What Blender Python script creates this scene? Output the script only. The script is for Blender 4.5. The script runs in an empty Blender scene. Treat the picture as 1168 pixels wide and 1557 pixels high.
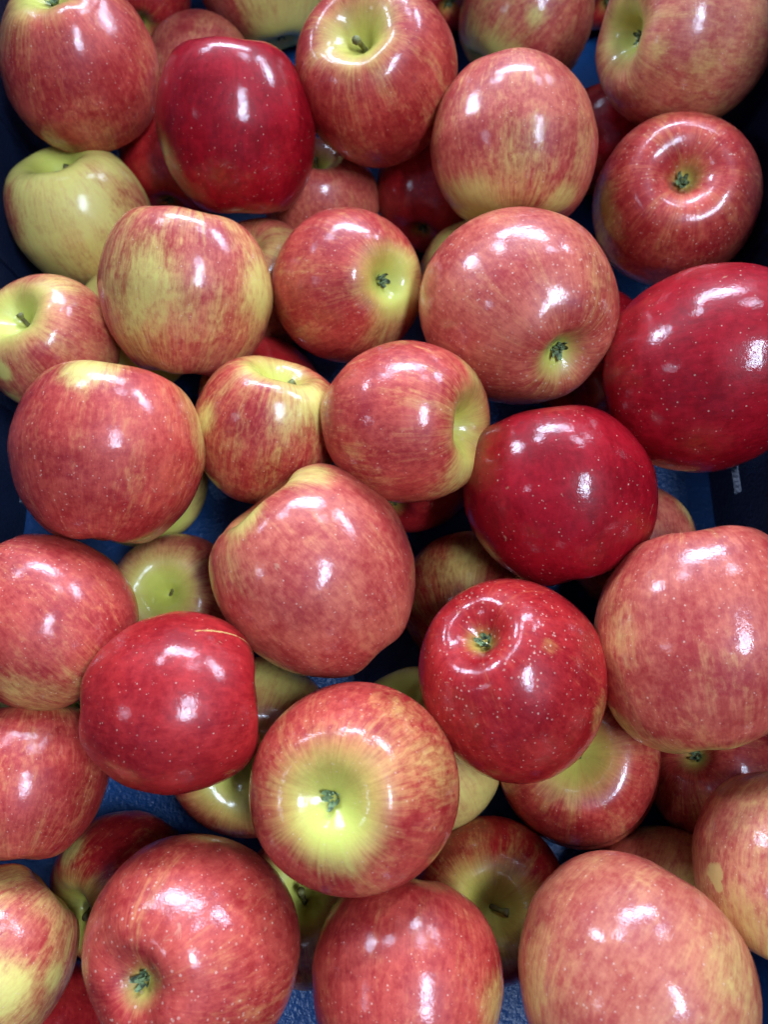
import bpy, math, random
import numpy as np
from mathutils import Vector, Quaternion, Matrix

scene = bpy.context.scene
col = scene.collection

# ------------------------------------------------------------------ camera
TILT = math.radians(16.5)
cam_d = bpy.data.cameras.new('camera')
cam = bpy.data.objects.new('camera', cam_d); col.objects.link(cam)
cam.location = (0, 0, .425)
cam.rotation_euler = (TILT, 0, 0)
cam_d.sensor_fit = 'VERTICAL'
cam_d.sensor_height = 34.6
cam_d.lens = 34.6 * 1170 / 1557
cam_d.clip_start = .01; cam_d.clip_end = 50
cam_d.dof.use_dof = True
cam_d.dof.focus_distance = .315
cam_d.dof.aperture_fstop = 8.5
scene.camera = cam

# ------------------------------------------------------------------ world: dim bluish room light
w = bpy.data.worlds.new('World'); scene.world = w; w.use_nodes = True
bg = w.node_tree.nodes['Background']
bg.inputs[0].default_value = (.36, .50, 1.0, 1); bg.inputs[1].default_value = .15

# ------------------------------------------------------------------ shop ceiling lamps
def lamp(name, d, dist, sx, sy, radiance, color, along):
    """rectangular ceiling fitting in direction d, its long side (sx) along `along`"""
    d = Vector(d).normalized()
    L = bpy.data.lights.new(name, 'AREA'); L.shape = 'RECTANGLE'
    L.size = sx; L.size_y = sy; L.color = color
    L.energy = radiance * math.pi * sx * sy
    o = bpy.data.objects.new(name, L); col.objects.link(o)
    o.location = Vector((0, .15, .1)) + d * dist
    x = Vector(along); x = (x - x.dot(d) * d).normalized()
    o.rotation_euler = Matrix((x, d.cross(x), d)).transposed().to_euler()
    return o
COOL = (.61, .755, 1.0)
lamp('ceiling_lamp', (.33, -.20, .915), 2.2, .92, .25, 46, COOL, (0, 1, .15))
lamp('ceiling_lamp', (-.02, .86, .50), 2.6, 1.45, .34, 36, COOL, (1, 0, 0))
lamp('ceiling_lamp', (.62, .60, .50), 2.6, 1.12, .30, 36, COOL, (.75, -.6, 0))
lamp('ceiling_lamp', (-.72, .56, .42), 2.6, .45, .45, 42, COOL, (0, 1, 0))
lamp('ceiling_lamp', (-.75, -.22, .62), 2.8, .25, .2, 22, COOL, (0, 1, 0))
lamp('ceiling_lamp', (-.36, .70, .62), 3.2, .48, .30, 30, COOL, (1, .4, 0))
lamp('ceiling_lamp', (.30, .66, .70), 3.2, .44, .25, 27, COOL, (1, -.3, 0))

scene.view_settings.view_transform = 'Standard'
scene.view_settings.look = 'None'
scene.view_settings.exposure = .72
scene.view_settings.gamma = 1
scene.view_settings.use_curve_mapping = False
scene.cycles.max_bounces = 4
scene.cycles.use_denoising = True
scene.cycles.adaptive_threshold = .03

# ------------------------------------------------------------------ node helpers
class NT:
    def __init__(s, name):
        s.m = bpy.data.materials.new(name); s.m.use_nodes = True
        s.t = s.m.node_tree; s.b = s.t.nodes['Principled BSDF']
    def n(s, typ, ins=None, **kw):
        q = s.t.nodes.new(typ)
        for k, v in kw.items(): setattr(q, k, v)
        for k, v in (ins or {}).items(): s.put(q.inputs[k], v)
        return q
    def put(s, sock, v):
        if isinstance(v, bpy.types.NodeSocket): s.t.links.new(v, sock)
        else: sock.default_value = v
    def math(s, op, a, b=0.0, c=None):
        q = s.n('ShaderNodeMath', operation=op); s.put(q.inputs[0], a); s.put(q.inputs[1], b)
        if c is not None: s.put(q.inputs[2], c)
        return q.outputs[0]
    def ss(s, v, lo, hi, a=0.0, b=1.0):
        q = s.n('ShaderNodeMapRange', interpolation_type='SMOOTHSTEP')
        for k, x in zip(range(5), (v, lo, hi, a, b)): s.put(q.inputs[k], x)
        return q.outputs[0]
    def mix(s, f, a, b):
        q = s.n('ShaderNodeMix', data_type='RGBA')
        s.put(q.inputs[0], f); s.put(q.inputs[6], a); s.put(q.inputs[7], b)
        return q.outputs[2]
    def noise(s, vec, scale, detail=3, rough=.55, dist=0.0):
        return s.n('ShaderNodeTexNoise', {'Vector': vec, 'Scale': scale, 'Detail': detail, 'Roughness': rough, 'Distortion': dist}).outputs[0]
    def attr(s, name):
        return s.n('ShaderNodeAttribute', attribute_name=name).outputs['Fac']

PAL = {  # deep red, lighter red
    'dark': ((.200, .0014, .0052), (.37, .0055, .0130)),
    'crim': ((.255, .0042, .0075), (.47, .0220, .0205)),
    'red':  ((.320, .0120, .0130), (.58, .0800, .0500)),
    'pink': ((.355, .0260, .0230), (.62, .1380, .0780)),
    'tan':  ((.390, .0480, .0360), (.62, .1900, .1000)),
}
def skin_material(seed, R, pal, streak, dots, rough):
    rnd = random.Random(seed)
    T = NT('apple_skin')
    c4 = lambda c: (*c, 1)
    deep, light = PAL[pal]
    obj = T.n('ShaderNodeTexCoord').outputs['Object']
    u = T.n('ShaderNodeVectorMath', {0: obj, 1: (1 / R,) * 3}, operation='MULTIPLY').outputs[0]
    off = tuple(rnd.uniform(-40, 40) for _ in range(3))
    uo = T.n('ShaderNodeVectorMath', {0: u, 1: off}, operation='ADD').outputs[0]
    sp = T.n('ShaderNodeSeparateXYZ', {0: u})
    flat = T.n('ShaderNodeCombineXYZ', {0: sp.outputs[0], 1: sp.outputs[1]}).outputs[0]
    nrm = T.n('ShaderNodeVectorMath', {0: flat}, operation='NORMALIZE').outputs[0]
    nx = T.n('ShaderNodeSeparateXYZ', {0: nrm})
    # a little wobble keeps the stripes from running dead straight
    wob = T.noise(uo, 2.2, 2)
    zz = T.math('MULTIPLY_ADD', sp.outputs[2], .36, T.math('MULTIPLY', wob, .22))
    sv = T.n('ShaderNodeCombineXYZ', {0: nx.outputs[0], 1: nx.outputs[1], 2: zz}).outputs[0]
    svo = T.n('ShaderNodeVectorMath', {0: sv, 1: off}, operation='ADD').outputs[0]
    st_b = T.noise(svo, 3.2, 3, .55, .2)
    st_f = T.noise(svo, 19, 4, .68, .15)
    blot = T.noise(uo, 1.9, 4, .6)
    fine = T.noise(uo, 13, 4, .65)
    s = T.math('ADD', T.math('MULTIPLY', st_b, .34), T.math('MULTIPLY', st_f, .36))
    s = T.math('ADD', s, T.math('MULTIPLY', blot, .18))
    s = T.math('SUBTRACT', T.math('ADD', s, T.math('MULTIPLY', fine, .12)), .5)
    hol = T.attr('hollow')
    s = T.math('MULTIPLY', s, T.ss(hol, 0, .55, 1, .32))
    g = T.math('MULTIPLY_ADD', s, 1.1 + 1.7 * streak, T.attr('ground'))
    yel = T.ss(g, .06, 1.0)
    # red skin
    rs = T.math('ADD', T.math('MULTIPLY', blot, .42), T.math('MULTIPLY', st_f, .25))
    rs = T.math('ADD', rs, T.math('MULTIPLY', fine, .33))
    red = T.mix(T.ss(rs, .36, .64), c4(deep), c4(light))
    # ground colour, greener in the hollows
    ycol = T.mix(T.ss(T.math('ADD', hol, T.math('MULTIPLY', blot, .5)), .3, 1.15), (.68, .56, .14, 1), (.57, .57, .095, 1))
    base = T.mix(yel, red, ycol)
    # pale lenticels: sparse large ones, and a crowd of small ones toward the blossom end
    cal = T.attr('calyx_side')
    v1 = T.n('ShaderNodeTexVoronoi', {'Vector': uo, 'Scale': 15.5, 'Randomness': 1.0})
    cr = T.n('ShaderNodeSeparateXYZ', {0: v1.outputs['Color']}).outputs[0]
    rad = T.math('MULTIPLY', T.ss(cr, .05, 1.0, .0, .145), min(1.2, .75 + .25 * dots))
    d1 = T.math('MULTIPLY', T.ss(T.math('SUBTRACT', v1.outputs['Distance'], rad), -.06, .04, 1, 0), T.ss(rad, .0, .05))
    v2 = T.n('ShaderNodeTexVoronoi', {'Vector': uo, 'Scale': 19, 'Randomness': 1.0})
    cr2 = T.n('ShaderNodeSeparateXYZ', {0: v2.outputs['Color']}).outputs[1]
    rad2 = T.math('MULTIPLY', T.ss(cr2, .15, 1.0, .0, .23), T.ss(cal, .25, .85, .25, min(1.2, .75 * dots)))
    d2 = T.ss(T.math('SUBTRACT', v2.outputs['Distance'], rad2), -.07, .04, 1, 0)
    d2 = T.math('MULTIPLY', d2, T.ss(rad2, .01, .06))
    dot = T.math('MULTIPLY', T.math('MAXIMUM', d1, T.math('MULTIPLY', d2, .8)), T.ss(fine, .3, .7, .28, .66))
    base = T.mix(dot, base, (.74, .50, .36, 1))
    smear = T.noise(uo, 4.5, 4, .7, .6)
    # corky scars
    base = T.mix(T.ss(T.math('ADD', T.attr('russet'), T.math('MULTIPLY', T.math('SUBTRACT', fine, .5), .9)), .22, .55, 0, .85), base, (.62, .40, .13, 1))
    base = T.mix(T.ss(smear, .675, .74, 0, .38), base, (.60, .36, .20, 1))
    T.put(T.b.inputs['Base Color'], base)
    T.put(T.b.inputs['Roughness'], T.math('MULTIPLY_ADD', fine, .16, rough + .16))
    T.b.inputs['Specular IOR Level'].default_value = {'dark': .16, 'crim': .24}.get(pal, .36)
    T.put(T.b.inputs['Coat Weight'], T.ss(smear, .38, .62, .42, 1.0))
    T.put(T.b.inputs['Coat Roughness'], T.math('MULTIPLY_ADD', smear, .15, max(.0, rough * .42 - .075)))
    T.b.inputs['Coat IOR'].default_value = 1.45
    # waxy orange-peel: small wobble that frays the edges of the reflections
    h = T.math('ADD', T.noise(uo, 44, 2, .6), T.math('MULTIPLY', fine, 2.0))
    bm = T.n('ShaderNodeBump', {'Strength': .075, 'Distance': .0008, 'Height': h})
    T.put(T.b.inputs['Normal'], bm.outputs[0]); T.put(T.b.inputs['Coat Normal'], bm.outputs[0])
    return T.m

def simple_material(name, c1, c2, scale, rough, bump=.3, dist=.0005):
    T = NT(name)
    o = T.n('ShaderNodeTexCoord').outputs['Object']
    f = T.noise(o, scale, 4)
    T.put(T.b.inputs['Base Color'], T.mix(T.ss(f, .35, .65), (*c1, 1), (*c2, 1)))
    T.b.inputs['Roughness'].default_value = rough
    bm = T.n('ShaderNodeBump', {'Strength': bump, 'Distance': dist, 'Height': f})
    T.put(T.b.inputs['Normal'], bm.outputs[0])
    return T.m
M_STEM = simple_material('stem_wood', (.10, .07, .025), (.20, .20, .05), 300, .6)
M_CALYX = simple_material('dry_sepals', (.040, .050, .022), (.22, .31, .12), 420, .75)
def crate_material(name, base, rough):
    T = NT(name)
    o = T.n('ShaderNodeTexCoord').outputs['Object']
    g = T.noise(o, 430, 2, .6); b = T.noise(o, 30, 3)
    T.put(T.b.inputs['Base Color'], T.mix(T.ss(b, .3, .7), (*[x * .75 for x in base], 1), (*base, 1)))
    T.put(T.b.inputs['Roughness'], T.math('MULTIPLY_ADD', b, .2, rough))
    bm = T.n('ShaderNodeBump', {'Strength': .7, 'Distance': .0012, 'Height': g})
    T.put(T.b.inputs['Normal'], bm.outputs[0])
    return T.m
M_CRATE_FLOOR = crate_material('crate_floor_plastic', (.006, .056, .190), .27)
M_CRATE = crate_material('crate_wall_plastic', (.005, .011, .035), .40)

# ------------------------------------------------------------------ mesh helpers
def link(name, me, mat, parent=None):
    o = bpy.data.objects.new(name, me); col.objects.link(o)
    me.materials.append(mat)
    if parent: o.parent = parent
    return o
class MB:
    def __init__(s): s.v = []; s.f = []
    def box(s, x0, x1, y0, y1, z0, z1, shear=0.0):
        """axis box; shear moves x outward with height (mould draft)"""
        b = len(s.v)
        for z in (z0, z1):
            for (x, y) in ((x0, y0), (x1, y0), (x1, y1), (x0, y1)): s.v.append((x + shear * z, y, z))
        s.f += [(b+3,b+2,b+1,b), (b+4,b+5,b+6,b+7), (b,b+1,b+5,b+4), (b+1,b+2,b+6,b+5), (b+2,b+3,b+7,b+6), (b+3,b,b+4,b+7)]
        return s
    def tube(s, pts, rad, seg=10):
        b = len(s.v); n = len(pts)
        for i, p in enumerate(pts):
            p = Vector(p); d = (Vector(pts[min(i+1, n-1)]) - Vector(pts[max(i-1, 0)])).normalized()
            x = d.orthogonal().normalized() if i == 0 else (x - x.dot(d) * d).normalized()
            y = d.cross(x)
            for k in range(seg):
                a = 2 * math.pi * k / seg
                s.v.append(tuple(p + rad[i] * (math.cos(a) * x + math.sin(a) * y)))
        for i in range(n - 1):
            for k in range(seg):
                k2 = (k + 1) % seg
                s.f.append((b+i*seg+k, b+i*seg+k2, b+(i+1)*seg+k2, b+(i+1)*seg+k))
        s.f.append(tuple(b + k for k in reversed(range(seg)))); s.f.append(tuple(b + (n-1)*seg + k for k in range(seg)))
        return s
    def mesh(s, name, smooth=True):
        me = bpy.data.meshes.new(name); me.from_pydata(s.v, [], s.f); me.update()
        if smooth: me.shade_smooth()
        return me

# ------------------------------------------------------------------ crate
X_IN, Y0, Y1, HT, TH, DRAFT = .206, -.19, .545, .245, .004, .11
X_R, DRAFT_R = .190, .16                                   # right wall: further in, more draft
crate = bpy.data.objects.new('crate', None); col.objects.link(crate)
crate['label'] = 'dark navy plastic crate that holds all the apples'
crate['category'] = 'crate'
link('bottom', MB().box(-X_IN - .001, X_R + .001, Y0, Y1, -.006, 0).mesh('bottom', False), M_CRATE_FLOOR, crate)
HT_R = .30                                                # right wall raised out of view so its shadow darkens that side
SL_LEN = .017
def side_wall(sgn, xin, draft, HT, slots, SL_Z0, SL_Z1):
    """long wall with a row of drain slots near the bottom, built round the openings"""
    m = MB()
    a, b = (xin, xin + TH) if sgn > 0 else (-xin - TH, -xin)
    sh = sgn * draft
    m.box(a, b, Y0, Y1, SL_Z1, HT, sh)
    m.box(a, b, Y0, Y1, -.006, SL_Z0, sh)
    y = Y0
    for s in slots:
        m.box(a, b, y, s - SL_LEN / 2, SL_Z0, SL_Z1, sh); y = s + SL_LEN / 2
    m.box(a, b, y, Y1, SL_Z0, SL_Z1, sh)
    wall = link('side_wall', m.mesh('side_wall', False), M_CRATE, crate)
    for s in slots[1:]:                                   # upright stiffening ribs on the inside
        y, x = s - .039, sgn * xin
        m = MB().box(min(x, x - sgn * .0022), max(x, x - sgn * .0022), y - .0018, y + .0018, .0004, HT - .004, sh)
        link('rib', m.mesh('rib', False), M_CRATE, wall)
    return wall
slots = [.138 + .078 * k for k in range(-4, 5)]
side_wall(1, X_R, DRAFT_R, HT_R, slots, .0215, .0275)
side_wall(-1, X_IN, DRAFT, HT, slots, .002, .0085)
link('end_wall', MB().box(-X_IN - .028, X_IN + .028, Y1, Y1 + TH, -.006, HT).mesh('end_wall', False), M_CRATE, crate)
link('end_wall', MB().box(-X_IN - .028, X_IN + .028, Y0 - TH, Y0, -.006, HT).mesh('end_wall', False), M_CRATE, crate)
xr = X_IN + TH + DRAFT * HT
rim = MB()
xq = X_R + TH + DRAFT_R * HT_R
rim.box(xq - .004, xq + .016, Y0 - .02, Y1 + .02, HT_R + .0005, HT_R + .010).box(-xr - .016, -xr + .004, Y0 - .02, Y1 + .02, HT + .0005, HT + .010)
rim.box(-xr + .0042, xq - .0042, Y1 - .002, Y1 + .02, HT + .0005, HT + .010).box(-xr + .0042, xq - .0042, Y0 - .02, Y0 + .002, HT + .0005, HT + .010)
link('rim', rim.mesh('rim', False), M_CRATE, crate)

# ------------------------------------------------------------------ apples
def catmull(pts, n):
    P = [2 * np.array(pts[0]) - np.array(pts[1])] + [np.array(p, float) for p in pts] + [2 * np.array(pts[-1]) - np.array(pts[-2])]
    P[0] = np.array([-P[2][0], P[2][1]]); P[-1] = np.array([-P[-3][0], P[-3][1]])
    out = []
    for i in range(1, len(P) - 2):
        for k in range(24):
            t = k / 24
            a, b, c, d = P[i-1], P[i], P[i+1], P[i+2]
            out.append(.5 * ((2*b) + (c-a)*t + (2*a-5*b+4*c-d)*t*t + (-a+3*b-3*c+d)*t**3))
    out.append(P[-2]); out = np.array(out)
    L = np.concatenate([[0], np.cumsum(np.linalg.norm(np.diff(out, axis=0), axis=1))])
    q = np.linspace(0, L[-1], n)
    return np.stack([np.interp(q, L, out[:, 0]), np.interp(q, L, out[:, 1])], 1)

def make_skin(R, hr, taper, rnd, local_patches, G, stemY, calY, arcs, nseg, nring, shape):
    deep_s = rnd.uniform(.44, .54); deep_c = shape.get('deep_c', rnd.uniform(.69, .75))
    kc = shape.get('wide_c', rnd.uniform(.31, .36)) / .34
    prof = [(0, deep_s), (.07, deep_s + .07), (.20, .72), (.36, .845), (.52, .86), (.72, .74), (.90, .46), (1.0, .10), (.985, -.16),
            (.90 + .22 * (kc - 1), -.46 + .15 * (kc - 1)), (.42 * kc + .315, -.70 + .12 * (kc - 1)), (.42 * kc + .155, -.845), (.42 * kc, -.895), (.30 * kc, -.88 + .12 * (.72 - deep_c)), (.19 * kc, -.60 - .30 * deep_c), (.09 * kc, -deep_c - .035), (0, -deep_c)]
    if shape.get('dome'):                                     # narrow stem hollow, full round shoulders
        prof[:6] = [(0, .60), (.07, .70), (.17, .86), (.30, .91), (.50, .865), (.72, .725)]
    p = catmull(prof, nring)
    rho, z = p[:, 0].copy(), p[:, 1].copy()
    rho *= 1 + taper * z * .8                                 # broad shoulders, narrower blossom end
    z = z * hr * 1.08
    rho[0] = rho[-1] = 0
    th = np.arange(nseg) * 2 * np.pi / nseg
    # five lobes that grow toward the blossom end, plus lopsided lumps
    ph = rnd.uniform(0, 6.28); lob = rnd.uniform(.008, .018)
    tt = np.linspace(0, 1, nring)
    wl = np.clip((tt - .45) / .4, 0, 1); wl = wl * wl * (3 - 2 * wl)
    ws = np.clip((.30 - tt) / .22, 0, 1); ws = ws * ws * (3 - 2 * ws)
    lob = shape.get('lob', lob)
    lob2, ph2 = rnd.uniform(.008, .020), rnd.uniform(0, 6.28)
    e2, pe2 = rnd.uniform(.0, .030), rnd.uniform(0, 6.28)
    e3, pe3 = rnd.uniform(.0, .014), rnd.uniform(0, 6.28)
    sx, sy = rnd.uniform(-.05, .05), rnd.uniform(-.05, .05)     # lean of the axis
    hx, hy = rnd.uniform(-.06, .06), rnd.uniform(-.06, .06)     # one shoulder higher than the other
    hx, hy = shape.get('shoulder', (hx, hy))
    TH, RH = np.meshgrid(th, rho); ZZ = np.repeat(z[:, None], nseg, 1)
    sc = 1 + (wl * lob)[:, None] * np.cos(5 * (TH - ph)) + (ws * lob2)[:, None] * np.cos(5 * (TH - ph2) + .7 * np.sin(TH))
    sc += e2 * np.cos(2 * (TH - pe2)) + e3 * np.cos(3 * (TH - pe3))
    X, Y = RH * sc * np.cos(TH), RH * sc * np.sin(TH)
    rimw = np.exp(-((RH - .46) / .26) ** 2)
    ZZ = ZZ + rimw * (wl * lob * .9)[:, None] * -np.cos(5 * (TH - ph)) + rimw * (ws * lob2 * 1.1)[:, None] * np.cos(5 * (TH - ph2))
    up = np.clip(ZZ, 0, 1)
    ZZ = ZZ + up * (hx * X + hy * Y) * 1.6
    X = X + sx * ZZ; Y = Y + sy * ZZ
    for _ in range(7):                                        # soft random lumps
        d = np.array([rnd.gauss(0, 1) for _ in range(3)]); d /= np.linalg.norm(d)
        f = 1 + rnd.uniform(-.018, .018) * np.exp(-((X-d[0])**2 + (Y-d[1])**2 + (ZZ-d[2])**2) / .35)
        X, Y, ZZ = X * f, Y * f, ZZ * f
    V = np.concatenate([np.array([[sx*z[0], sy*z[0], z[0]]]), np.stack([X, Y, ZZ], -1)[1:-1].reshape(-1, 3), np.array([[sx*z[-1], sy*z[-1], z[-1]]])])
    V[:, :] *= R * 1.015
    nr = nring - 2; faces = []
    for k in range(nseg): faces.append((0, 1 + k, 1 + (k + 1) % nseg))
    for i in range(nr - 1):
        for k in range(nseg):
            a, b = 1 + i * nseg + k, 1 + i * nseg + (k + 1) % nseg
            faces.append((a, a + nseg, b + nseg, b))
    last = len(V) - 1; b = 1 + (nr - 1) * nseg
    for k in range(nseg): faces.append((last, b + (k + 1) % nseg, b + k))
    me = bpy.data.meshes.new('skin'); me.from_pydata(V.tolist(), [], faces); me.update(); me.shade_smooth()
    # colour attributes: where the yellow green ground colour shows through the blush
    D = V / np.linalg.norm(V, axis=1)[:, None]
    tv = np.concatenate([[0], np.repeat(tt[1:-1], nseg), [1]])
    aS = np.degrees(np.arctan2(np.hypot(V[:, 0], V[:, 1]), V[:, 2])); aC = 180 - aS
    aS = np.where(tv < .5, aS, 180); aC = np.where(tv > .5, aC, 180)
    def bump(a, r):
        x = np.clip(1.2 - a / r, 0, 1); return x * x * (3 - 2 * x)
    hS, hC = bump(aS, stemY), bump(aC, calY)
    g = G + .70 * hS + .60 * hC
    for (dx, dy, dz, rad, st) in local_patches:
        ang = np.degrees(np.arccos(np.clip(D @ np.array((dx, dy, dz)), -1, 1)))
        x = np.clip(1.3 - ang / rad, 0, 1); g = g + st * 1.25 * x * x * (3 - 2 * x)
    rus = np.zeros(len(V))
    for (a, b2, wdt) in arcs:
        a, b2 = np.array(a), np.array(b2); nn = np.cross(a, b2); L = np.linalg.norm(nn)
        if L < 1e-3:
            ang = np.degrees(np.arccos(np.clip(D @ a, -1, 1))); rus = np.maximum(rus, np.clip(1.4 - ang / wdt, 0, 1)); continue
        nn /= L; off = np.degrees(np.abs(np.arcsin(np.clip(D @ nn, -1, 1))))
        mid = (a + b2) / np.linalg.norm(a + b2); half = np.degrees(np.arccos(np.clip(a @ mid, -1, 1)))
        inn = np.clip((half * 1.1 - np.degrees(np.arccos(np.clip(D @ mid, -1, 1)))) / (half * .3), 0, 1)
        rus = np.maximum(rus, np.clip(1.5 - off / wdt, 0, 1) * inn * .52)
    for nm, arr in (('ground', g), ('hollow', np.maximum(hS, hC)), ('calyx_side', tv), ('russet', rus)):
        at = me.attributes.new(nm, 'FLOAT', 'POINT'); at.data.foreach_set('value', arr.astype(np.float32))
    return me, deep_s * hr * 1.08, deep_c * hr * 1.08, (sx, sy)

def make_stem(R, z0, lean, rnd, length):
    b = rnd.uniform(0, 6.28); k = rnd.uniform(.10, .28)
    pts, rad = [], []
    for i in range(9):
        t = i / 8
        pts.append((R * (lean[0] * z0 + math.cos(b) * k * t * t * .8), R * (lean[1] * z0 + math.sin(b) * k * t * t * .8), R * (z0 - .03 + length * t)))
        rad.append(R * (.044 - .013 * math.sin(t * 2.4) + (.016 if i >= 7 else 0)))
    return MB().tube(pts, rad, 9).mesh('stem')

def make_calyx(R, z0, lean, rnd):
    """five dried sepals round a tuft of withered stamens, down in the blossom basin"""
    m = MB(); cx, cy = -lean[0] * z0 * R, -lean[1] * z0 * R
    for k in range(5):
        a = 2 * math.pi * (k + rnd.uniform(-.16, .16)) / 5; ln = rnd.uniform(.05, .10); cu = rnd.uniform(.03, .08); w0 = rnd.uniform(.026, .040)
        base = len(m.v); tw = rnd.uniform(-.5, .5)
        for i in range(6):
            t = i / 5; r = .035 + ln * .75 * math.sin(t * 1.9); h = .025 + .85 * r + cu * .5 * t * t; wd = w0 * (1 - t) ** .7 + .004
            aa = a + tw * t
            for sgn, dz in ((-1, .012), (0, 0), (1, .012)):
                m.v.append((cx + R * (r * math.cos(aa) - sgn * wd * math.sin(aa)), cy + R * (r * math.sin(aa) + sgn * wd * math.cos(aa)), -R * (z0 - .012 + h + dz)))
        for i in range(5):
            for j in range(2):
                q = base + i * 3 + j; m.f.append((q, q + 1, q + 4, q + 3))
    for k in range(9):
        a = rnd.uniform(0, 6.28); r0 = rnd.uniform(0, .05); r1 = r0 + rnd.uniform(.0, .04); h = rnd.uniform(.05, .11)
        m.tube([(cx + R*r0*math.cos(a), cy + R*r0*math.sin(a), -R*(z0 - .02)), (cx + R*r1*math.cos(a+.4), cy + R*r1*math.sin(a+.4), -R*(z0 + h))], [R*.016, R*.010], 5)
    return m.mesh('calyx')

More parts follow.
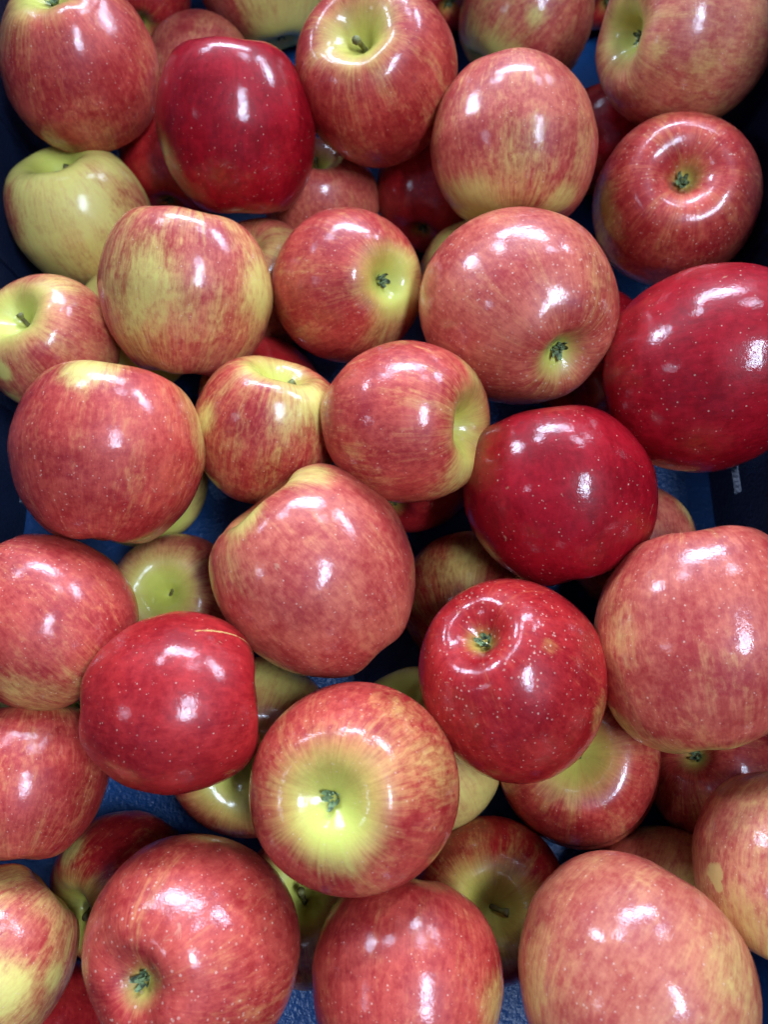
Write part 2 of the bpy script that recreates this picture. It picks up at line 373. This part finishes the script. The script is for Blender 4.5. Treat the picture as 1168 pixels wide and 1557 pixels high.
# key, centre, radius, stem axis, palette, ground level, yellow extent at stem and blossom end (deg),
# [(direction, radius deg, strength) of ground-colour patches], streakiness, lenticels, roughness, height ratio, taper, label
APPLES = [
    (1, (-0.1640,0.3476,0.0952), 0.0406, (0.088,-0.211,-0.974), 'red', 0.1, 20, 34, [(-0.568,-0.029,0.823,30,0.2)], 0.5, 1.2, 0.3, 0.94, 0.1,
     'red apple in the top left corner, green dimple at its upper edge'),
    (2, (-0.1652,0.4736,0.0334), 0.0351, (-0.220,0.969,-0.113), 'crim', 0.1, 25, 20, [], 0.5, 1, 0.28, 0.9, 0.1,
     'deep red apple cut by the top edge, second from the left corner'),
    (3, (-0.0796,0.4772,0.0383), 0.0403, (-0.244,0.802,0.545), 'pink', 0.72, 35, 40, [(-0.788,-0.592,0.167,45,-0.45),(-0.512,-0.850,-0.123,30,-0.2)], 0.5, 0.7, 0.3, 0.9, 0.1,
     'yellow green apple at the top edge above the dark glossy crimson apple'),
    (4, (-0.1169,0.4045,0.0333), 0.0350, (0.132,0.964,-0.230), 'pink', 0.15, 25, 20, [], 0.5, 0.6, 0.3, 0.9, 0.1,
     'pink apple peeping out above the dark crimson apple near the top left'),
    (5, (-0.0771,0.3064,0.0952), 0.0397, (0.011,0.768,0.641), 'dark', -0.2, 12, 12, [(-0.127,-0.972,0.196,9,0.12),(0.299,-0.793,-0.531,10,0.2)], 0.3, 0.8, 0.2, 1.03, 0,
     'very dark crimson apple with mirror gloss, near the top left corner'),
    (6, (-0.0036,0.3381,0.0970), 0.0416, (-0.254,-0.212,0.944), 'red', 0.14, 34, 20, [(0.217,0.164,0.962,20,0.1)], 0.8, 0.9, 0.24, 0.96, 0.14,
     'red apple with yellow stem hollow and brown stem at the top centre'),
    (7, (0.0907,0.4409,0.0439), 0.0413, (-0.651,-0.574,-0.497), 'pink', 0.2, 34, 20, [(-0.680,-0.720,-0.136,34,0.4),(-0.043,-0.718,0.694,9,0.35),(-0.402,-0.904,0.145,24,0.2)], 0.7, 0.9, 0.26, 0.94, 0.1,
     'pinkish apple at the top edge with yellow green hollow facing down'),
    (8, (0.0663,0.2926,0.0993), 0.0409, (-0.004,-0.936,-0.352), 'pink', 0.16, 34, 20, [(-0.455,-0.886,0.087,22,0.45),(0.443,-0.876,0.192,14,0.35),(-0.069,-0.808,0.585,30,0.15),(-0.692,-0.714,-0.106,20,0.3)], 0.8, 1.1, 0.28, 0.95, 0.1,
     'rosy apple with yellowish underside and stem hollow facing down, top right of centre'),
    (9, (0.1603,0.3573,0.1023), 0.0411, (0.942,0.171,-0.289), 'tan', 0.18, 24, 32, [(-0.942,-0.074,0.326,20,0.3),(-0.526,-0.656,0.541,8,0.25),(-0.082,-0.855,0.513,14,0.15)], 0.4, 0.9, 0.3, 0.96, 0.1,
     'reddish tan apple in the top right corner, pale green hollow facing left'),
    (10, (0.1581,0.2803,0.0721), 0.0429, (0.181,0.267,-0.947), 'red', 0.12, 20, 16, [(-0.965,-0.232,0.117,22,0.35),(-0.816,-0.480,-0.322,20,0.25)], 0.4, 1.5, 0.2, 0.92, 0.1,
     'red apple with deep ringed blossom basin, on the right below the top corner'),
    (11, (0.1393,0.3566,0.0319), 0.0336, (0.080,0.908,0.411), 'dark', 0, 20, 20, [], 0.3, 0.6, 0.22, 0.9, 0.1,
     'dark red apple half hidden between the two top right apples'),
    (12, (-0.1721,0.2858,0.0493), 0.0379, (-0.180,0.486,0.855), 'pink', 0.78, 36, 30, [(-0.814,-0.305,0.494,26,-0.35),(0.924,0.014,0.382,30,-0.3),(0.354,-0.932,-0.071,26,-0.15)], 0.8, 0.7, 0.28, 0.96, 0.14,
     'yellow green apple with pink flush against the left wall of the crate'),
    (13, (-0.0963,0.2087,0.0942), 0.0398, (0.105,0.880,0.464), 'pink', 0.28, 20, 20, [(-0.288,-0.450,0.845,36,0.26),(0.956,-0.093,0.280,26,0.36),(0.406,-0.119,0.906,24,-0.18),(-0.525,-0.814,0.250,20,0.12)], 0.9, 1.1, 0.24, 0.96, 0.1,
     'yellow and pink striped apple left of the centre, stripes running down'),
    (14, (-0.1292,0.3384,0.0317), 0.0334, (0.052,0.998,-0.023), 'crim', -0.1, 20, 20, [], 0.3, 0.5, 0.2, 0.9, 0.1,
     'bright red apple tucked under the dark crimson apple, upper left'),
    (15, (-0.0384,0.3114,0.0330), 0.0348, (0.043,0.294,0.955), 'pink', 0.12, 24, 20, [], 0.4, 0.4, 0.28, 0.9, 0.1,
     'dull red apple in shade between dark crimson apple and top centre apple'),
    (16, (0.0295,0.3180,0.0328), 0.0346, (0.249,0.968,-0.016), 'crim', -0.1, 20, 20, [], 0.3, 0.4, 0.26, 0.9, 0.1,
     'very dark shaded red apple deep below the top centre apple'),
    (17, (-0.0181,0.2221,0.0805), 0.0376, (-0.567,0.368,-0.737), 'red', 0.12, 20, 34, [(0.814,-0.270,0.515,30,0.3),(0.553,-0.805,0.216,26,0.2)], 0.6, 1, 0.24, 0.94, 0.1,
     'small red apple with yellow blossom end turned right, upper centre'),
    (18, (-0.0692,0.2505,0.0397), 0.0348, (0.199,-0.105,-0.974), 'pink', 0.24, 24, 20, [(0.509,0.044,0.859,28,0.2)], 0.5, 0.7, 0.3, 0.9, 0.1,
     'pink apple mostly hidden between the striped apple and small red apple'),
    (19, (0.0562,0.2536,0.0346), 0.0364, (0.394,-0.149,-0.907), 'pink', 0.66, 35, 30, [], 0.5, 0.3, 0.32, 0.9, 0.1,
     'olive green apple half hidden, left below the rosy apple with yellowish underside'),
    (20, (0.0630,0.1913,0.1082), 0.0435, (-0.327,0.826,-0.459), 'pink', 0.08, 20, 18, [(0.287,-0.892,0.350,22,0.2),(0.640,-0.172,0.749,30,0.1)], 0.35, 1.6, 0.22, 0.96, 0.1,
     'large pale red apple with green blossom dimple at lower right, upper right of centre'),
    (21, (0.1417,0.1577,0.1130), 0.0435, (0.949,0.011,0.314), 'dark', -0.15, 15, 15, [(-0.994,-0.006,0.112,16,-0.2)], 0.3, 1, 0.2, 0.98, 0.08,
     'very large dark crimson apple touching the right edge of the photo'),
    (22, (-0.1659,0.1890,0.0797), 0.0325, (-0.272,0.044,0.961), 'pink', 0.22, 42, 20, [(-0.331,-0.720,0.610,9,0.65),(-0.420,-0.898,0.132,8,0.5),(0.371,0.512,0.774,20,0.2)], 0.6, 0.8, 0.28, 0.92, 0.12,
     'small pink apple at the left edge, stem in a yellow green hollow'),
    (23, (-0.1213,0.1200,0.1060), 0.0401, (0.080,0.972,0.221), 'red', 0.06, 28, 20, [(0.085,0.602,0.794,20,0.45),(0.887,0.457,0.060,28,0.35),(0.998,0.048,-0.028,20,0.3),(-0.090,0.455,0.886,12,0.2)], 0.6, 1.2, 0.26, 0.93, 0.12,
     'large dull red apple with yellow green top at the left, below the small pink one'),
    (24, (-0.0552,0.1417,0.0832), 0.0343, (0.243,0.657,0.714), 'red', 0.2, 34, 20, [(0.756,0.086,0.648,20,0.35),(-0.696,-0.135,0.705,14,0.4),(0.429,-0.019,0.903,24,0.22),(0.028,0.485,0.874,18,0.2)], 0.8, 1, 0.22, 0.96, 0.12,
     'apple left of centre with short green stem and yellow hollow at its top'),
    (25, (0.0089,0.1358,0.1072), 0.0352, (0.848,-0.254,0.466), 'red', 0.1, 36, 20, [(0.776,0.458,0.434,16,0.3),(0.611,-0.774,0.165,20,0.35),(-0.472,-0.830,0.296,20,0.15)], 0.8, 1.3, 0.24, 0.97, 0.12,
     'central red apple with yellow stem hollow turned to the right'),
    (26, (-0.0689,0.1829,0.0322), 0.0339, (0.192,-0.240,-0.952), 'crim', -0.05, 20, 20, [], 0.3, 0.5, 0.22, 0.9, 0.1,
     'dark red apple under the apple with the short green stem'),
    (27, (-0.1416,0.2251,0.0317), 0.0334, (-0.511,0.834,-0.211), 'pink', 0.85, 30, 30, [], 0.5, 0.4, 0.3, 0.9, 0.1,
     'shaded green apple peeping out between striped apple and left edge apples'),
    (28, (0.0789,0.1053,0.0946), 0.0416, (-0.222,0.964,0.146), 'dark', -0.1, 15, 15, [(-0.908,0.400,0.125,14,0.45),(0.628,-0.769,0.119,16,0.3)], 0.3, 1, 0.18, 0.94, 0.08,
     'large glossy crimson apple right of centre with a bright oblong reflection'),
    (29, (0.1295,0.0973,0.0314), 0.0331, (-0.075,0.788,-0.611), 'pink', 0.15, 25, 25, [(0.714,0.427,0.555,20,0.3)], 0.5, 0.6, 0.3, 0.9, 0.1,
     'small pink and yellow piece of apple showing beside the right wall gap'),
    (30, (-0.0296,0.0705,0.0928), 0.0431, (-0.627,0.685,0.372), 'pink', 0.04, 34, 20, [(-0.041,0.776,0.630,17,0.5),(-0.593,0.307,0.744,14,0.45),(-0.689,-0.164,0.706,18,0.2)], 0.5, 1.2, 0.26, 0.97, 0.18,
     'large pink apple in the centre with a lopsided green shoulder at upper left'),
    (31, (0.1327,0.0416,0.1036), 0.0435, (0.130,-0.975,-0.181), 'pink', 0.1, 28, 20, [(-0.950,0.002,0.312,28,0.1),(-0.457,-0.888,-0.059,20,0.36),(-0.005,-0.996,0.086,20,0.36),(0.100,0.282,0.954,40,-0.15)], 0.6, 1.2, 0.26, 1, 0.1,
     'very large tan pink apple with yellow underside at the right edge, below centre'),
    (32, (-0.1467,0.0501,0.0949), 0.0363, (0.647,-0.656,-0.387), 'red', 0.06, 20, 24, [(0.161,-0.892,0.423,30,0.3),(0.791,-0.563,0.240,24,0.15)], 0.5, 1.5, 0.3, 0.96, 0.1,
     'dull red freckled apple cut by the left edge, just below mid height'),
    (33, (-0.1071,0.0696,0.0315), 0.0332, (0.007,-0.055,0.998), 'pink', 0.3, 40, 30, [(0.701,0.698,0.142,34,-0.3),(0.177,0.845,0.505,20,-0.15)], 0.5, 0.5, 0.28, 0.9, 0.1,
     'green apple with stem hollow low between dull red freckled and dark red scarred apples'),
    (34, (-0.1296,0.1330,0.0334), 0.0352, (-0.511,0.778,-0.366), 'pink', 0.7, 30, 30, [], 0.5, 0.3, 0.3, 0.9, 0.1,
     'green sliver of an apple under the large dull red apple with yellow green top'),
    (35, (-0.0840,0.0152,0.1085), 0.0350, (0.991,0.027,-0.134), 'crim', -0.05, 20, 15, [], 0.4, 1.1, 0.2, 0.97, 0.1,
     'dark red apple with a pale curved scar line, lower left'),
    (36, (0.0529,0.0255,0.0962), 0.0395, (0.485,-0.391,-0.782), 'crim', 0.02, 20, 14, [(0.814,-0.384,0.436,14,0.25),(0.217,0.194,0.957,6,0.2)], 0.35, 1.9, 0.16, 0.94, 0.1,
     'red freckled apple with green blossom basin at upper left, lower right of centre'),
    (37, (-0.0117,-0.0175,0.1047), 0.0398, (0.205,0.087,-0.975), 'red', 0.14, 25, 38, [(0.656,0.260,0.708,34,0.18),(-0.094,-0.424,0.901,24,0.2)], 0.6, 1, 0.24, 0.92, 0.1,
     'apple facing up with a wide yellow blossom basin at bottom centre'),
    (38, (0.0442,0.0680,0.0334), 0.0352, (0.187,0.722,-0.667), 'crim', 0.28, 30, 25, [(-0.235,0.376,0.896,26,0.2)], 0.5, 0.5, 0.28, 0.9, 0.1,
     'dark mottled green and red apple in shade left of the large glossy crimson apple'),
    (39, (-0.0629,-0.0015,0.0388), 0.0408, (0.033,-0.316,0.948), 'red', 0.15, 44, 30, [(0.439,0.679,0.588,30,0.5)], 0.6, 0.6, 0.26, 0.94, 0.1,
     'shaded green and red apple under the scarred apple and the wide basin apple'),
    (40, (0.0177,-0.0040,0.0357), 0.0376, (0.342,-0.626,-0.701), 'tan', 0.68, 30, 30, [(-0.265,0.897,0.355,26,0)], 0.5, 0.5, 0.3, 0.94, 0.1,
     'pale yellow apple beneath the apple with the wide yellow basin'),
    (41, (0.0128,0.1405,0.0337), 0.0354, (0.331,0.823,-0.461), 'crim', -0.05, 20, 20, [], 0.3, 0.4, 0.24, 0.9, 0.1,
     'dark red apple showing below the central apple with sideways hollow'),
    (42, (0.1123,0.2105,0.0337), 0.0355, (0.477,0.841,-0.256), 'dark', -0.1, 20, 20, [], 0.3, 0.4, 0.24, 0.9, 0.1,
     'dark red sliver between the pale red apple and the very large crimson apple'),
    (43, (0.0929,-0.0080,0.0368), 0.0388, (0.213,-0.090,-0.973), 'red', 0.1, 25, 36, [(-0.452,-0.360,0.816,20,0.15)], 0.5, 0.6, 0.16, 0.9, 0.1,
     'low red apple with ringed green blossom basin, beneath the red freckled apple'),
    (44, (0.1620,-0.0173,0.0309), 0.0325, (0.641,-0.360,-0.678), 'red', 0.1, 20, 18, [(-0.683,-0.348,0.642,24,0.15)], 0.5, 0.9, 0.26, 0.9, 0.1,
     'low red apple with dark blossom end near the right edge, under the tan pink apple'),
    (45, (0.1614,-0.0485,0.0910), 0.0362, (0.293,0.955,-0.053), 'tan', 0.18, 30, 20, [(-0.627,-0.605,0.491,30,0.25)], 0.5, 1, 0.28, 0.96, 0.1,
     'tan apple with a rough yellow scar patch, cut by the lower right edge'),
    (46, (0.0490,-0.0702,0.0332), 0.0349, (-0.081,0.006,0.997), 'crim', 0.06, 46, 20, [(-0.550,0.428,0.717,22,0.1)], 0.9, 0.8, 0.2, 0.92, 0.1,
     'red apple with deep green stem hollow, between the two bottom edge apples'),
    (47, (0.1278,-0.0740,0.0332), 0.0350, (0.515,0.498,-0.698), 'tan', 0.4, 30, 20, [(-0.663,0.642,0.384,35,-0.3),(0.017,0.106,0.994,30,0.3)], 0.5, 0.5, 0.34, 0.92, 0.1,
     'dull olive and red apple in shade above the big tan apple at the bottom right'),
    (48, (0.0926,-0.0863,0.1003), 0.0430, (0.612,0.778,-0.141), 'tan', 0.1, 25, 20, [(-0.952,0.137,0.273,24,0.2),(0.637,0.257,0.727,24,0.2)], 0.5, 1.5, 0.26, 0.88, 0.1,
     'very large tan pink apple along the bottom edge at the right'),
    (49, (0.0091,-0.0897,0.0875), 0.0364, (0.103,0.932,-0.348), 'red', 0.05, 25, 20, [(0.862,-0.054,0.504,20,0.35)], 0.5, 1.5, 0.24, 0.95, 0.1,
     'bright pinkish red apple at the middle of the bottom edge'),
    (50, (-0.0745,-0.0772,0.0902), 0.0401, (0.322,0.154,-0.934), 'red', 0.06, 20, 15, [(0.862,0.330,0.384,30,-0.05),(0.535,-0.437,0.723,24,0.1)], 0.5, 1.6, 0.28, 0.93, 0.1,
     'large red freckled apple at the bottom left with blossom end facing down left'),
    (51, (-0.1572,-0.0824,0.0805), 0.0325, (-0.595,-0.731,0.333), 'pink', 0.36, 30, 25, [(0.566,-0.179,0.805,22,0.4),(0.682,0.729,-0.057,14,0.4),(0.926,-0.139,0.350,9,0.3),(0.642,0.382,0.665,20,-0.3)], 0.8, 1, 0.28, 0.94, 0.1,
     'pink apple with ragged yellow patches in the bottom left corner'),
    (52, (-0.1505,-0.0165,0.0825), 0.0325, (-0.041,0.989,-0.141), 'red', 0.1, 34, 20, [(0.284,0.936,0.208,24,0.3)], 0.5, 1, 0.26, 0.95, 0.1,
     'dull red apple cut by the left edge, beside the scarred dark apple'),
    (53, (-0.1209,-0.0648,0.0309), 0.0325, (-0.483,-0.322,0.814), 'crim', 0.14, 40, 20, [(-0.518,0.519,0.680,12,0.4),(-0.071,0.118,0.990,10,0.2)], 0.8, 0.6, 0.22, 0.92, 0.1,
     'shaded red apple with green hollow above the large bottom left apple'),
    (54, (-0.0348,-0.0742,0.0309), 0.0325, (0.006,0.302,0.953), 'red', 0.25, 40, 20, [(-0.197,0.663,0.722,24,0.3),(0.520,-0.039,0.853,20,-0.1)], 0.8, 0.6, 0.22, 0.9, 0.1,
     'shaded green apple with a curved stem, left of the wide basin apple at the bottom'),
    (55, (-0.1599,0.0323,0.0309), 0.0325, (-0.558,0.662,-0.501), 'pink', 0.8, 30, 30, [], 0.5, 0.4, 0.3, 0.9, 0.1,
     'green sliver of an apple between the two dull red apples at the left edge'),
    (56, (-0.1497,-0.1306,0.0309), 0.0325, (-0.536,0.407,-0.740), 'crim', 0, 20, 20, [], 0.3, 0.6, 0.24, 0.9, 0.1,
     'dark red apple low in the bottom left corner beneath the large red freckled apple'),
    (57, (0.0355,0.4934,0.0347), 0.0366, (-0.268,0.963,0.027), 'crim', -0.05, 20, 20, [], 0.3, 0.6, 0.24, 0.9, 0.1,
     'red sliver of an apple at the top edge, right of the brown stemmed apple'),
    (58, (0.1459,0.4965,0.0343), 0.0362, (-0.139,0.990,0.008), 'crim', 0, 20, 20, [], 0.3, 0.6, 0.24, 0.9, 0.1,
     'red sliver of an apple at the top edge, left of the top right corner apple'),
]
SHAPE = {31: {'dome': 1}, 21: {'dome': 1}, 48: {'dome': 1}, 49: {'dome': 1}, 45: {'dome': 1}, 32: {'dome': 1}, 30: {'shoulder': (0, 0)}, 10: {'wide_c': .40, 'lob': .008, 'deep_c': .58}, 43: {'wide_c': .44, 'lob': .005}, 36: {'wide_c': .35, 'lob': .009, 'deep_c': .66}, 37: {'wide_c': .36, 'lob': .008}, 9: {'wide_c': .43, 'deep_c': .60}, 5: {'lob': .006, 'shoulder': (0, 0)}}
STEM = {33: .10, 6: .42, 22: .24, 24: .30, 54: .50, 46: .24, 25: .18, 39: .12}   # stem length / apple radius
# corky scars: arc between two directions (or one spot) with a half width in degrees
SCARS = {
    35: [((0.305,0.676,0.671), (0.717,0.620,0.318), 1), ((0.689,0.633,0.354), (0.908,0.417,-0.042), 1)],
    45: [((-0.948,-0.020,0.317), (-0.948,-0.020,0.317), 6.5), ((-0.928,-0.128,0.351), (-0.928,-0.128,0.351), 3.5)],
}
for (key, pos, R, axis, pal, G, stemY, calY, patches, streak, dots, rough, hr, taper, label) in APPLES:
    rnd = random.Random(1000 + key)
    ax = Vector(axis).normalized()
    q = Vector((0, 0, 1)).rotation_difference(ax) @ Quaternion((0, 0, 1), rnd.uniform(0, 6.28))
    qi = q.inverted()
    loc = lambda d: tuple(qi @ Vector(d).normalized())
    lp = [(*loc(p[:3]), p[3], p[4]) for p in patches]
    arcs = [(loc(a), loc(b), wd) for (a, b, wd) in SCARS.get(key, [])]
    hi = key in SCARS
    me, zs, zc, lean = make_skin(R, hr, taper * .55, rnd, lp, G, stemY, calY, arcs, 220 if hi else 88, 150 if hi else 64, SHAPE.get(key, {}))
    root = bpy.data.objects.new('apple', None); col.objects.link(root)
    root.empty_display_size = .01
    root.location = pos
    root.rotation_mode = 'QUATERNION'; root.rotation_quaternion = q
    root['label'] = label; root['category'] = 'apple'; root['group'] = 'apples piled in the crate'
    link('skin', me, skin_material(key, R, pal, streak, dots, rough), root)
    link('stem', make_stem(R, zs, lean, rnd, STEM.get(key, rnd.uniform(.28, .42))), M_STEM, root)
    link('calyx', make_calyx(R, zc, lean, rnd), M_CALYX, root)
